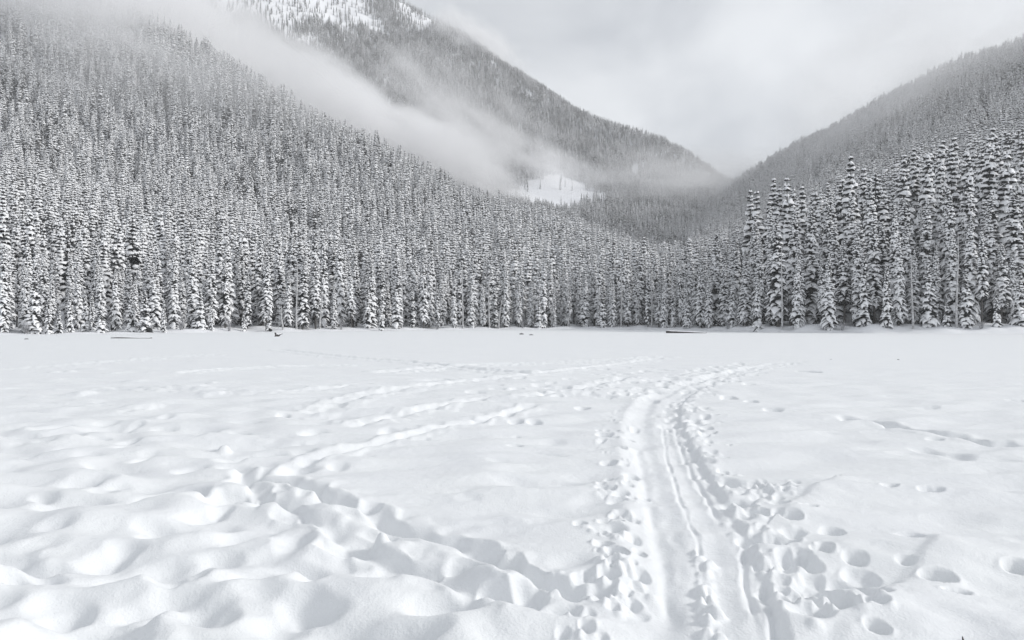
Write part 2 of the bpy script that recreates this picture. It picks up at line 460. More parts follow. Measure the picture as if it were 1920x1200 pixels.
GP = np.where(GP < 0, -0.24 * np.tanh(-GP / 0.24), 0.10 * np.tanh(GP / 0.10))
B = GP.copy()
B[1:-1, 1:NFRONT - 1] = (4 * GP[1:-1, 1:NFRONT - 1] + 2 * (GP[:-2, 1:NFRONT - 1] + GP[2:, 1:NFRONT - 1] + GP[1:-1, :NFRONT - 2] + GP[1:-1, 2:NFRONT])
                         + GP[:-2, :NFRONT - 2] + GP[2:, :NFRONT - 2] + GP[:-2, 2:NFRONT] + GP[2:, 2:NFRONT]) / 16
GZ += B
V = np.stack([GX, GY, GZ], -1).reshape(-1, 3)
lake = bpy.data.objects.new('snow_covered_lake', grid_mesh('snow_covered_lake', V, len(RAD), len(TH), M_LAKE, wrap=True))
COL.objects.link(lake)
tag(lake, kind='structure')

# ------------------------------------------------------------------ hills and mountain: lofted from surveyed 3-D points
def cr(P, n):
    """Catmull-Rom along axis 0"""
    p = np.concatenate([2 * P[:1] - P[1:2], P, 2 * P[-1:] - P[-2:-1]])
    out = []
    for i in range(1, len(p) - 2):
        for t in np.linspace(0, 1, n, endpoint=False):
            a, b, c, d = p[i - 1], p[i], p[i + 1], p[i + 2]
            out.append(0.5 * (2 * b + (c - a) * t + (2 * a - 5 * b + 4 * c - d) * t ** 2 + (3 * b - a - 3 * c + d) * t ** 3))
    out.append(p[-2])
    return np.array(out)

def loft(name, rows, nu, nv, rough, seed):
    P = np.array(rows, float)                       # rows x cols x 3
    S = cr(P, nv)
    S = np.swapaxes(cr(np.swapaxes(S, 0, 1), nu), 0, 1)
    X, Y, Z = S[..., 0], S[..., 1], S[..., 2]
    amp = rough * np.clip(Z / 40, 0, 1)
    Z = Z + amp * (perlin(X / 60, Y / 60, seed) * 2 + perlin(X / 24, Y / 24, seed + 1)) + 0.9 * np.clip(Z + .3, 0, 1) * perlin(X / 7, Y / 7, seed + 2) + 0.4 * np.clip(Z + .3, 0, 1) * perlin(X / 2.7, Y / 2.7, seed + 3)
    S = np.stack([X, Y, Z], -1)
    o = bpy.data.objects.new(name, grid_mesh(name, S.reshape(-1, 3), S.shape[0], S.shape[1], M_HILL))
    COL.objects.link(o)
    tag(o, kind='structure')
    return S

def Pz(px, D, z):
    return ((px - CX) / F * D, D, z)

SHORE = [(-900, 62), (-300, 84), (0, 97), (150, 102), (300, 110), (500, 124), (700, 142), (900, 160), (1100, 172), (1250, 165), (1380, 140), (1450, 120), (1600, 112), (1750, 108), (1920, 106), (2300, 95), (2800, 80)]
def shore(px):
    return float(np.interp(px, [s[0] for s in SHORE], [s[1] for s in SHORE]))

lc = [-800, -350, 0, 150, 300, 450, 600, 750, 900, 1050, 1200, 1330, 1460]
def Lrow(f): return [f(i, p) for i, p in enumerate(lc)]
left_rows = [
    Lrow(lambda i, p: Pz(p, shore(p) - 4, -0.7)),
    Lrow(lambda i, p: Pz(p, shore(p), 0.10)),
    Lrow(lambda i, p: Pz(p, shore(p) + 7, 0.7)),
    Lrow(lambda i, p: Pz(p, shore(p) + 28, [8, 6, 3.5, 3, 2.5, 2, 1.6, 1.2, 1, 1, 1, 1, 1][i])),
    Lrow(lambda i, p: Pz(p, [180, 195, 205, 208, 212, 220, 228, 232, 235, 238, 240, 230, 220][i], [50, 34, 20, 17, 13, 9, 6, 4, 3, 2, 2, 2, 3][i])),
    Lrow(lambda i, p: P3(p, [300, 320, 350, 372, 400, 425, 450, 478, 505, 530, 552, 560, 560][i], [370, 390, 400, 392, 384, 376, 370, 362, 352, 344, 335, 330, 320][i])),
    Lrow(lambda i, p: P3(p, [60, 100, 165, 205, 245, 290, 340, 390, 440, 480, 530, 545, 550][i], [540, 545, 540, 530, 510, 490, 475, 465, 455, 450, 440, 430, 420][i])),
    Lrow(lambda i, p: P3(p, [-260, -180, -40, 20, 85, 175, 268, 345, 424, 458, 515, 530, 540][i], [820, 790, 720, 690, 655, 610, 580, 565, 560, 590, 540, 520, 500][i])),
    Lrow(lambda i, p: Pz(p, [1100, 1050, 980, 930, 890, 830, 780, 740, 710, 700, 650, 620, 600][i], [560, 470, 360, 310, 235, 180, 120, 95, 70, 60, 30, 25, 20][i])),
]
S_LEFT = loft('left_hillside', left_rows, 14, 10, 2.2, 50)

rc = [1290, 1370, 1440, 1520, 1600, 1680, 1760, 1840, 1920, 2100, 2400]
def Rrow(f): return [f(i, p) for i, p in enumerate(rc)]
right_rows = [
    Rrow(lambda i, p: Pz(p, shore(p) - 3, -0.6)),
    Rrow(lambda i, p: Pz(p, shore(p), 0.15)),
    Rrow(lambda i, p: Pz(p, shore(p) + 4, [.5, .6, .9, 1.1, 1.1, 1.2, 1.2, 1.3, 1.3, 1.4, 1.5][i])),
    Rrow(lambda i, p: Pz(p, shore(p) + 20, [1, 1, 1.6, 2, 2.4, 2.7, 3.0, 3.2, 3.5, 4.5, 6][i])),
    Rrow(lambda i, p: Pz(p, [200, 190, 182, 178, 174, 172, 170, 170, 170, 170, 165][i], [1.5, 2, 3, 5, 8, 12, 15, 18, 20, 28, 40][i])),
    Rrow(lambda i, p: P3(p, [560, 530, 500, 470, 440, 412, 385, 360, 340, 290, 200][i], [320, 315, 310, 305, 300, 297, 295, 293, 290, 285, 270][i])),
    Rrow(lambda i, p: P3(p, [485, 450, 415, 375, 338, 300, 265, 230, 200, 130, 20][i], [590, 570, 560, 550, 545, 535, 525, 515, 510, 490, 460][i])),
    Rrow(lambda i, p: P3(p, [445, 372, 328, 285, 247, 206, 170, 142, 119, 50, -90][i], [940, 920, 900, 880, 855, 825, 795, 765, 740, 700, 650][i])),
    Rrow(lambda i, p: Pz(p, 1180, [90, 120, 150, 180, 200, 210, 220, 230, 250, 300, 350][i])),
]
S_RIGHT = loft('right_hillside', right_rows, 12, 10, 2.2, 60)

mc = [250, 420, 600, 720, 840, 960, 1100, 1250, 1370, 1500, 1620]
def Mrow(f): return [f(i, p) for i, p in enumerate(mc)]
mid_rows = [
    Mrow(lambda i, p: Pz(p, 560, -2.0)),
    Mrow(lambda i, p: P3(p, [330, 350, 370, 390, 405, 425, 440, 450, 455, 470, 480][i], 650)),
    Mrow(lambda i, p: P3(p, [200, 240, 280, 310, 338, 368, 392, 405, 412, 425, 440][i], 760)),
    Mrow(lambda i, p: P3(p, [30, 85, 150, 195, 235, 278, 320, 350, 385, 410, 425][i], [950, 950, 950, 950, 950, 950, 930, 890, 840, 820, 810][i])),
    Mrow(lambda i, p: P3(p, [-120, -50, 25, 75, 130, 195, 262, 310, 362, 402, 422][i], [1180, 1180, 1170, 1160, 1130, 1100, 1040, 965, 905, 860, 850][i])),
    Mrow(lambda i, p: P3(p, [-280, -190, -85, -3, 62, 139, 231, 286, 354, 400, 420][i], [1420, 1420, 1400, 1370, 1310, 1230, 1140, 1040, 965, 915, 900][i])),
    Mrow(lambda i, p: Pz(p, [1750, 1740, 1720, 1690, 1640, 1560, 1460, 1350, 1250, 1200, 1180][i], [700, 650, 600, 520, 430, 380, 280, 200, 150, 120, 100][i])),
]
S_MID = loft('far_mountain', mid_rows, 14, 16, 3.0, 70)

# ------------------------------------------------------------------ fir trees
def build_fir(seed, H, R, bare=0.04, snow=0.85, dens=1.0, taper=0.8, droop=1.0, lean=0.0, lod=0):
    """returns (trunk, crown, snow) as vertex / face lists. Boughs: ragged needle fan below, tongue of snow on top"""
    r = random.Random(seed)
    tv, tf, nv, nf, sv, sf = [], [], [], [], [], []
    rb = 0.011 * H + 0.03
    bend = r.uniform(-.3, .3)
    K = 6 if lod == 0 else 4
    prof = [0, .12, .35, .65, 1.0]
    for k, t in enumerate(prof):
        rr = rb * (1 - t) ** 0.8 + 0.012
        ox = bend * math.sin(t * 2.2) * 0.5 + lean * t * H
        for a in range(K):
            tv.append((ox + rr * math.cos(a * 2 * math.pi / K), rr * math.sin(a * 2 * math.pi / K), t * H - (0.5 if k == 0 else 0)))
        if k:
            for a in range(K):
                b = (k - 1) * K
                tf.append((b + a, b + (a + 1) % K, b + K + (a + 1) % K, b + K + a))
    z = H * bare + 0.15
    step = (0.50 if lod == 0 else 1.05) / dens
    ang = r.uniform(0, 6.28)
    gapz = [r.uniform(.1, .8) * H for _ in range(2)]
    while z < H * 0.985:
        t = z / H
        u = (t - bare) / (1 - bare)
        env = R * min(1.0, 0.55 + u * 4.0) * max(0.0, 1 - u) ** taper + 0.10
        n = 5 if env > 0.9 else 4
        if lod: n = 5 if env > 1.0 else 4
        for k in range(n):
            if r.random() < 0.10: continue
            if any(abs(z - g) < 0.35 for g in gapz) and r.random() < .5: continue
            a = ang + k * 6.283 / n + r.uniform(-.35, .35)
            L = env * r.uniform(0.60, 1.16)
            zz = z + r.uniform(-.16, .16)
            ox = bend * math.sin(t * 2.2) * 0.5 + lean * t * H
            ca, sa = math.cos(a), math.sin(a)
            up = (0.18 + 0.35 * u) * r.uniform(.5, 1.3)
            dr = (0.62 - 0.25 * u) * droop * r.uniform(.7, 1.3)
            wmax = (min(0.66, max(0.15, L * 0.33)) if lod == 0 else min(0.95, max(.22, L * .46))) * r.uniform(.8, 1.25)
            ns = 4 if lod == 0 else 3
            fan, has = [], r.random() < snow
            tw = r.uniform(-.25, .25)
            pts = []
            for i in range(ns + 1):
                q = i / ns
                rad_ = L * (q * (1 - 0.12 * q * q))
                h = zz + L * (up * q - dr * q * q)
                w = wmax * (0.30 + 1.15 * math.sin(math.pi * min(1, 0.10 + q * 0.80))) * (1 - 0.45 * q * q)
                pts.append((rad_, h, w, q))
            def put(lst, rad_, side, h):
                lst.append((ox + ca * rad_ - sa * side, sa * rad_ + ca * side, h))
            b = len(nv)
            for rad_, h, w, q in pts:                      # needle fan: ridge with hanging sides
                put(nv, rad_, w * .98 + r.uniform(-.05, .05), h - 0.12 - w * .32 + tw * w)
                put(nv, rad_, 0, h + 0.01)
                put(nv, rad_, -w * .98 + r.uniform(-.05, .05), h - 0.12 - w * .32 - tw * w)
            for i in range(ns):
                o_ = b + i * 3
                nf.append((o_, o_ + 1, o_ + 4, o_ + 3)); nf.append((o_ + 1, o_ + 2, o_ + 5, o_ + 4))
            m = 7 if lod == 0 else 3                        # ragged hanging sprays
            for _ in range(m):
                i = r.randrange(1, ns + 1)
                rad_, h, w, q = pts[i]
                s_ = r.choice((-1, 1)) * w * r.uniform(.25, 1.0)
                c = len(nv)
                dl = r.uniform(.08, .26) * (0.6 if env < .8 else 1)
                put(nv, rad_ - r.uniform(.08, .25), s_ * .8, h - .06 - abs(s_) * .3)
                put(nv, rad_ + r.uniform(.03, .20), s_ * 1.05 + r.uniform(-.12, .12), h - .08 - abs(s_) * .3)
                put(nv, rad_ + r.uniform(-.02, .22), s_ * 1.25 + r.uniform(-.1, .1), h - .12 - abs(s_) * .3 - dl)
                nf.append((c, c + 1, c + 2))
            if has:
                q0 = r.uniform(.12, .45) if lod == 0 else .15
                load = r.uniform(.65, 1.25)
                b = len(sv)
                N = ns + 2
                for i in range(N):
                    tip = i == N - 1
                    q = q0 + (1.05 - q0) * min(i, N - 2) / (N - 2)
                    rad_ = L * (q * (1 - 0.12 * q * q))
                    h = zz + L * (up * q - dr * q * q)
                    w = wmax * (0.30 + 1.15 * math.sin(math.pi * min(1, 0.10 + q * 0.80))) * (1 - 0.45 * q * q)
                    e = 0.35 if i == 0 else (0.8 if tip else 1.0)
                    if tip: rad_ += .04; h -= .26 * load * (.6 if env < .8 else 1)
                    w *= e * load * r.uniform(.85, 1.2)
                    th_ = (0.06 + (0.17 if lod == 0 else .24) * load * e) * (0.7 if env < .8 else 1.0)
                    put(sv, rad_, w, h - w * .34 - 0.02 + tw * w)
                    put(sv, rad_ + r.uniform(-.03, .03), w * .55, h + th_ * .75 - w * .10)
                    put(sv, rad_, r.uniform(-.06, .06), h + th_ + 0.02)
                    put(sv, rad_ + r.uniform(-.03, .03), -w * .55, h + th_ * .75 - w * .10)
                    put(sv, rad_, -w, h - w * .34 - 0.02 - tw * w)
                for i in range(N - 1):
                    for j in range(4):
                        o_ = b + i * 5 + j
                        sf.append((o_, o_ + 1, o_ + 6, o_ + 5))
                o_ = b + (N - 1) * 5
                sf.append((o_, o_ + 1, o_ + 2, o_ + 3, o_ + 4))
        ang += 1.1 + r.uniform(-.3, .3)
        z += step * r.uniform(.75, 1.25) * (0.6 + 0.4 * (1 - u))
    # leader spike
    c = len(nv)
    ox = lean * H + bend * math.sin(2.2) * .5
    nv += [(ox - .10, 0, H * .97), (ox + .10, .02, H * .97), (ox, 0, H * 1.01)]
    nf.append((c, c + 1, c + 2))
    return (tv, tf), (nv, nf), (sv, sf)

FIRS = []          # (trunk mesh, crown mesh, snow mesh, height, look words)
specs = [
    dict(H=26, R=2.5, bare=.05, snow=.94, taper=.62, look='tall narrow'),
    dict(H=27, R=2.8, bare=.12, snow=.92, taper=.70, look='tall full'),
    dict(H=25, R=2.2, bare=.03, snow=.97, taper=.60, look='slim heavily snowed'),
    dict(H=26, R=2.6, bare=.22, snow=.90, taper=.62, look='bare-legged tall'),
    dict(H=24, R=3.0, bare=.02, snow=.95, taper=.80, look='broad-skirted'),
    dict(H=25, R=2.1, bare=.30, snow=.88, taper=.55, look='long-trunked slim'),
    dict(H=26, R=2.4, bare=.08, snow=.72, taper=.66, look='dark, lightly snowed'),
    dict(H=25, R=2.7, bare=.06, snow=.98, taper=.72, look='thickly snow-loaded'),
    dict(H=12, R=1.9, bare=.01, snow=.88, taper=.85, look='young conical'),
    dict(H=10, R=1.9, bare=.01, snow=.80, taper=.95, look='small pyramid-shaped'),
    dict(H=13, R=1.6, bare=.02, snow=.92, taper=.75, look='young spire-like'),
]
for i, s in enumerate(specs):
    s = dict(s); look = s.pop('look')
    t, c, n = build_fir(100 + i, **s)
    FIRS.append((mesh_from('trunk', *t, M_BARK), mesh_from('crown', *c, M_NEEDLE, False), mesh_from('snow_load', *n, M_TSNOW), s['H'], look))
print('fir tris', [len(f[1].polygons) * 1.5 + len(f[2].polygons) * 2 for f in FIRS])
TUFTED = None

# pale bare snags
def build_snag(seed, H, lean, nb):
    r = random.Random(seed)
    tv, tf, bv, bf = [], [], [], []
    K = 6
    rb = 0.16
    N = 7
    for k in range(N):
        t = k / (N - 1)
        rr = rb * (1 - t) ** .7 + .035
        ox, oy = lean * H * t + .10 * math.sin(t * 5 + seed), .08 * math.sin(t * 4 + 2 * seed)
        for a in range(K):
            tv.append((ox + rr * math.cos(a * 6.283 / K), oy + rr * math.sin(a * 6.283 / K), H * t - (.4 if k == 0 else 0)))
        if k:
            b = (k - 1) * K
            for a in range(K):
                tf.append((b + a, b + (a + 1) % K, b + K + (a + 1) % K, b + K + a))
    tf.append(tuple((N - 1) * K + a for a in range(K)))
    for _ in range(nb):
        t = r.uniform(.25, .97)
        a = r.uniform(0, 6.283); L = r.uniform(.4, 1.6) * (1.15 - t * .5)
        ox = lean * H * t
        p0 = (ox, 0, H * t); p1 = (ox + L * math.cos(a), L * math.sin(a), H * t + L * r.uniform(-.35, .15))
        w = .035
        b = len(bv)
        for p, s in ((p0, w), (p1, w * .4)):
            bv += [(p[0], p[1], p[2] + s), (p[0] - s * math.sin(a), p[1] + s * math.cos(a), p[2] - s), (p[0] + s * math.sin(a), p[1] - s * math.cos(a), p[2] - s)]
        for j in range(3):
            bf.append((b + j, b + (j + 1) % 3, b + 3 + (j + 1) % 3, b + 3 + j))
    return (tv, tf), (bv, bf)

# height of the shore terrain under a point
from mathutils.bvhtree import BVHTree
from mathutils import Vector
def bvh(S):
    nr, nc = S.shape[:2]
    v = [Vector(p) for p in S.reshape(-1, 3)]
    f = [(i * nc + j, i * nc + j + 1, (i + 1) * nc + j + 1, (i + 1) * nc + j) for i in range(nr - 1) for j in range(nc - 1)]
    return BVHTree.FromPolygons(v, f)
B_LEFT, B_RIGHT, B_MID = bvh(S_LEFT), bvh(S_RIGHT), bvh(S_MID)
def ground_z(x, y):
    z = 0.0
    for b in (B_LEFT, B_RIGHT):
        h = b.ray_cast(Vector((x, y, 3000)), Vector((0, 0, -1)))
        if h[0] is not None: z = max(z, h[0].z)
    return z

trees = []
def empty(name, loc, rz=0.0, sc=1.0):
    o = bpy.data.objects.new(name, None)
    o.empty_display_size = 0.5
    COL.objects.link(o)
    o.location = loc; o.rotation_euler = (0, 0, rz); o.scale = (sc, sc, sc) if not isinstance(sc, tuple) else sc
    return o

def plant_fir(px, D, H, v, name='fir_tree', wide=1.0):
    x = (px - CX) / F * D
    f = FIRS[v]
    s = H / f[3]
    o = empty(name, (x, D, ground_z(x, D) - 0.15), rnd.uniform(0, 6.28), (s * wide, s * wide, s))
    t = bpy.data.objects.new('trunk', f[0]); COL.objects.link(t); t.parent = o
    c = bpy.data.objects.new('crown', f[1]); COL.objects.link(c); c.parent = o
    n = bpy.data.objects.new('snow_load', f[2]); COL.objects.link(n); n.parent = c
    n['kind'] = 'stuff'
    return o

ORD = ['first', 'second', 'third', 'fourth', 'fifth', 'sixth', 'seventh', 'eighth', 'ninth', 'tenth', 'eleventh', 'twelfth', 'thirteenth', 'fourteenth', 'fifteenth', 'sixteenth', 'seventeenth', 'eighteenth']

# landmarks: pale dead trunks standing in or before the forest edge   (px, metres behind shore, height, lean, branches, label)
SNAGS = [
    (531, 1.5, 4.6, -.10, 4, 'short pale dead trunk leaning left at the shore right of the snowy stump'),
    (556, 6, 13, .01, 10, 'pale straight dead trunk among firs right of the short leaning trunk'),
    (600, 3, 8, .05, 6, 'pale dead trunk tilted slightly right at the left-centre shore'),
    (654, 45, 19, .0, 8, 'tall white dead trunk rising high in the left-centre forest'),
    (753, 6, 17, .0, 12, 'tallest white bare trunk on the centre shore, standing bolt upright'),
    (867, 9, 16, .004, 12, 'white bare trunk with stubby twigs left of the twiggy frosted larch'),
    (917, 4, 13, .0, 22, 'bare frosted trunk with many side twigs at centre shore'),
    (935, 3, 7, .09, 5, 'thin pale trunk leaning right beside the twiggy centre trunk'),
    (1066, 2.5, 6, .02, 5, 'short grey dead trunk near the shore left of the dark log'),
    (1165, 6, 16, .0, 9, 'slender pale trunk standing left of the dark log'),
    (1222, 5, 14, .0, 8, 'pale slender trunk just left of the dark log on the shore'),
    (1466, 6, 15, .0, 7, 'pale bare trunk at the left end of the right-hand snowbank'),
    (1711, 5, 12, -.012, 14, 'thin bare tree with fine twigs left of the snowbank hump'),
    (1727, 12, 22, .0, 6, 'tall grey bare trunk showing in a dark gap between right-shore firs'),
    (1795, 7, 15.5, .0, 4, 'tall white branchless trunk on the right shore, brightest of all'),
]
LAND = []
for i, (px, off, H, lean, nb, lab) in enumerate(SNAGS):
    D = shore(px) + (off if off > 10 else min(off, 2.6))
    x = (px - CX) / F * D
    o = empty('bare_tree', (x, D, ground_z(x, D) - .1), 0.0)
    (t, b) = build_snag(40 + i, H, lean, nb)
    to = bpy.data.objects.new('trunk', mesh_from('trunk', *t, M_PALE)); COL.objects.link(to); to.parent = o
    bo = bpy.data.objects.new('twigs', mesh_from('twigs', *b, M_TWIG, False)); COL.objects.link(bo); bo.parent = to
    bo['kind'] = 'stuff'
    tag(o, lab, 'dead tree', 'bare pale trunks along the lake shore')
LAND = [(0, 'left picture edge'), (531, 'short leaning trunk'), (753, 'tallest centre trunk'), (917, 'twiggy centre trunk'),
        (1165, 'slender pale trunk'), (1466, 'snowbank pale trunk'), (1795, 'bright branchless trunk')]

# front trees one can pick out  (px, metres behind shore, height, variant, width factor, label)
FRONT = [
    (8, 3, 13, 2, 1.0, 'slim snowy fir cut by the left edge of the picture'),
    (66, 2, 9.4, 8, 1.0, 'bushy conical fir, whitest at the far left shore'),
    (92, 1.5, 6.2, 10, 1.0, 'low snowy young fir beside the whitest far-left conical fir'),
    (111, 1.5, 4.2, 9, .9, 'smallest spiky fir at the far left shore'),
    (131, 2.5, 7.0, 10, 1.0, 'slim young fir right of the smallest far-left fir'),
    (160, 2.5, 6.2, 10, 1.05, 'first of two small matching spires on the left shore'),
    (173, 2.5, 6.4, 10, .9, 'second of two small matching spires on the left shore'),
    (190, .6, 5.2, 9, 1.0, 'young fir standing out onto the snow left of the thin log'),
    (245, 2.5, 6.8, 8, 1.0, 'rounded young fir just behind the thin left log'),
    (272, .8, 6.8, 9, 1.15, 'squat white-draped fir at the right end of the thin left log'),
    (307, 1.0, 5.4, 10, 1.0, 'slender small white fir right of the thin left log'),
    (327, 4, 13, 2, 1.0, 'taller white spire behind the slender small fir on the left shore'),
    (375, 2, 7.4, 8, 1.3, 'wide rounded low fir midway between the thin log and the stump'),
    (397, 1.2, 5.8, 10, .9, 'narrow white young fir right of the wide rounded low fir'),
    (457, 1.0, 3.6, 9, 1.1, 'very small snowy fir left of the frosted stump'),
    (505, 1.2, 4.4, 9, 1.0, 'small dark-bottomed fir directly behind the snowy stump'),
    (690, 3, 9.5, 10, 1.0, 'young fir just left of the fir that stands out on the snow'),
    (715, -1.2, 7.2, 10, .95, 'narrow young fir standing out on the snow before the centre trees'),
    (1010, 2, 8, 8, 1.0, 'low bushy fir on the centre shore behind the two small stones'),
    (1130, 2, 9, 8, 1.0, 'broad young fir at centre right, left of the slender pale trunk'),
    (1245, 2.0, 12, 4, .9, 'full white-skirted fir behind the left end of the dark log'),
    (1290, 2.0, 8.0, 8, 1.0, 'young conical fir behind the dark log on the shore'),
    (1330, 2.5, 13, 7, .95, 'thick white fir just right of the dark log'),
    (1422, -.8, 9.5, 8, .85, 'young fir stepping out onto the bank left of the right snowbank'),
    (1495, 3, 13, 4, .9, 'broad-skirted white fir at the left part of the right snowbank'),
    (1555, 1.6, 13.2, 4, 1.1, 'large wide white fir reaching down to the right snowbank'),
    (1620, 3.5, 12, 10, 1.05, 'slim white fir between the large wide fir and the thin twiggy tree'),
    (1662, 2, 10.5, 10, .95, 'bright tapering fir with its foot on the right snowbank'),
    (1685, 4, 15.5, 7, .85, 'heavily loaded fir with cascading white boughs above the right snowbank'),
    (1740, 4.5, 11, 8, 1.0, 'bushy fir behind the hump of the right snowbank'),
    (1775, 3.5, 5.2, 9, .8, 'little white fir alone below the bright branchless trunk'),
    (1812, 3, 9.5, 8, .9, 'bushy snowy fir right of the bright branchless trunk'),
    (1841, 4, 15.5, 5, .85, 'fir with long bare trunk and snowy tufts near the right edge'),
    (1869, 2, 5.6, 9, .85, 'small dark-footed fir low on the bank near the right edge'),
    (1877, 6, 13.5, 3, 1.15, 'fir with umbrella-like white crown on a dark bare trunk, far right'),
    (1912, 3, 9.5, 8, 1.0, 'snowy young fir cut by the right edge of the picture'),
]
front_px = []
for px, off, H, v, wd, lab in FRONT:
    D = shore(px) + off
    o = plant_fir(px, D, H, v, wide=wd)
    tag(o, lab, 'fir tree', 'snow-covered firs along the lake shore')
    front_px.append((px, D))

# rows of taller firs behind them: each row walks along the shore
cand = []
occ = [((px - CX) / F * D, D) for px, D in front_px]
row_def = [(4.5, 3.2), (8.0, 3.5), (12.0, 3.9), (16.5, 4.3), (21.5, 4.8)]
for row, (off, sp) in enumerate(row_def):
    px = -40.0 + 13 * row
    while px < 1960:
        D = shore(px) + off + rnd.uniform(-1.4, 1.4)
        if px > 1380: D += 2.0
        x = (px - CX) / F * D
        right = float(sstep(1050, 1750, px)); left = float(1 - sstep(250, 520, px))
        H = (17.5 + 8.0 * right - 4.5 * left) * rnd.uniform(.66 + .12 * right, 1.2 - .17 * right)
        if row == 0: H *= rnd.uniform(.55, .95)
        if row == 1: H *= rnd.uniform(.8, 1.0)
        if all((x - a) ** 2 + (D - b) ** 2 > 1.5 ** 2 for a, b in occ):
            cand.append((row, px, D, H)); occ.append((x, D))
        px += sp * rnd.uniform(.75, 1.3) / D * F
budget = 300 - len(FRONT)
cand.sort(key=lambda c: (c[0], c[1]))
cand = cand[:budget]
print('row trees', len(cand))
ROWWORD = ['nearest tall row', 'second row', 'third row back', 'fourth row back', 'fifth row back']
by_row = {}
for row, px, D, H in cand:
    by_row.setdefault(row, []).append((px, D, H))
for row, lst in by_row.items():
    lst.sort()
    count = {}
    for px, D, H in lst:
        li = max(0, max([k for k, l in enumerate(LAND) if l[0] <= px] or [0]))
        count[li] = count.get(li, 0) + 1
        v = rnd.choices([0, 1, 2, 3, 4, 5, 6, 7], [3, 3, 3, 2 if row < 2 else 1, 2, 1.6 if px > 1300 else .6, 2 if 500 < px < 1350 else .8, 3])[0]
        o = plant_fir(px, D, H, v, wide=rnd.uniform(.85, 1.25))
        o.rotation_euler.x = rnd.gauss(0, .018); o.rotation_euler.y = rnd.gauss(0, .018)
        k = count[li] - 1
        word = ORD[k] if k < len(ORD) else '%dth' % (k + 1)
        tag(o, '%s fir, %s right of the %s, %s' % (FIRS[v][4], word, LAND[li][1], ROWWORD[row]), 'fir tree', 'snow-covered firs along the lake shore')

# frosted leafless shrubs by the shore
def build_shrub(seed, H, n):
    r = random.Random(seed)
    v, f = [], []
    def stick(p0, p1, w):
        b = len(v)
        for p, s in ((p0, w), (p1, w * .45)):
            v.extend([(p[0] - s, p[1], p[2]), (p[0] + s * .5, p[1] + s * .8, p[2]), (p[0] + s * .5, p[1] - s * .8, p[2])])
        for j in range(3): f.append((b + j, b + (j + 1) % 3, b + 3 + (j + 1) % 3, b + 3 + j))
    for _ in range(n):
        a = r.uniform(0, 6.283); sp = r.uniform(.05, .75)
        p0 = (r.uniform(-.2, .2), r.uniform(-.2, .2), 0)
        h = H * r.uniform(.5, 1)
        p1 = (p0[0] + math.cos(a) * sp * h * .6, p0[1] + math.sin(a) * sp * h * .6, h)
        stick(p0, p1, .022)
        for _ in range(5):
            t = r.uniform(.3, .95); b2 = a + r.uniform(-1.3, 1.3); l = r.uniform(.25, .7)
            q = tuple(p0[i] + (p1[i] - p0[i]) * t for i in range(3))
            stick(q, (q[0] + math.cos(b2) * l, q[1] + math.sin(b2) * l, q[2] + l * r.uniform(.2, 1)), .012)
    return v, f
for i, (px, off, H, lab) in enumerate([
    (48, 1.0, 2.2, 'frosted leafless shrub at the far left shore'),
    (340, 1.2, 2.6, 'tangled frosted shrub left of the wide rounded low fir'),
    (430, 1.0, 3.4, 'largest frosted shrub, twiggy and pale, left of the snowy stump'),
    (640, 1.5, 3.0, 'pale twiggy shrub on the left-centre shore'),
    (820, 1.5, 2.8, 'frosted bush left of the centre dead trunks'),
    (980, 1.5, 2.2, 'low frosted bush behind the two small stones'),
    (1365, 1.5, 1.8, 'low frosted bush between the dark log and the snowbank'),
    (1580, 2.0, 1.6, 'small twiggy bush at the foot of the large wide white fir'),
    (1840, 1.6, 1.3, 'little twiggy bush on the bank near the right edge')]):
    D = shore(px) + off
    x = (px - CX) / F * D
    v, f = build_shrub(i, H, 26)
    o = bpy.data.objects.new('shrub', mesh_from('shrub', v, f, M_TWIG, False))
    COL.objects.link(o); o.location = (x, D, ground_z(x, D) - .05)
    tag(o, lab, 'shrub', 'frosted shrubs along the shore')

# logs, stump and stones lying in the snow
def tube(pts, radii, K=8, jit=0.0, seed=0):
    r = random.Random(seed)
    v, f = [], []
    for k, (p, rr) in enumerate(zip(pts, radii)):
        for a in range(K):
            q = rr * (1 + r.uniform(-jit, jit))
            v.append((p[0], p[1] + q * math.cos(a * 6.283 / K), p[2] + q * math.sin(a * 6.283 / K)))
        if k:
            b = (k - 1) * K
            for a in range(K): f.append((b + a, b + (a + 1) % K, b + K + (a + 1) % K, b + K + a))
    f.append(tuple(range(K))[::-1]); f.append(tuple((len(pts) - 1) * K + a for a in range(K)))
    return v, f
def snow_strip(x0, x1, z0, z1, w, seed):
    r = random.Random(seed)
    v, f = [], []
    n = 9
    for k in range(n):
        t = k / (n - 1)
        x, z = x0 + (x1 - x0) * t, z0 + (z1 - z0) * t
        e = w * (0.4 if k in (0, n - 1) else r.uniform(.8, 1.15))
        for s, h in ((-1, -.02), (-.5, .07), (0, .11), (.5, .07), (1, -.02)):
            v.append((x, s * e, z + h * r.uniform(.8, 1.2)))
        if k:
            b = (k - 1) * 5
            for j in range(4): f.append((b + j, b + j + 1, b + 6 + j, b + 5 + j))
    return v, f
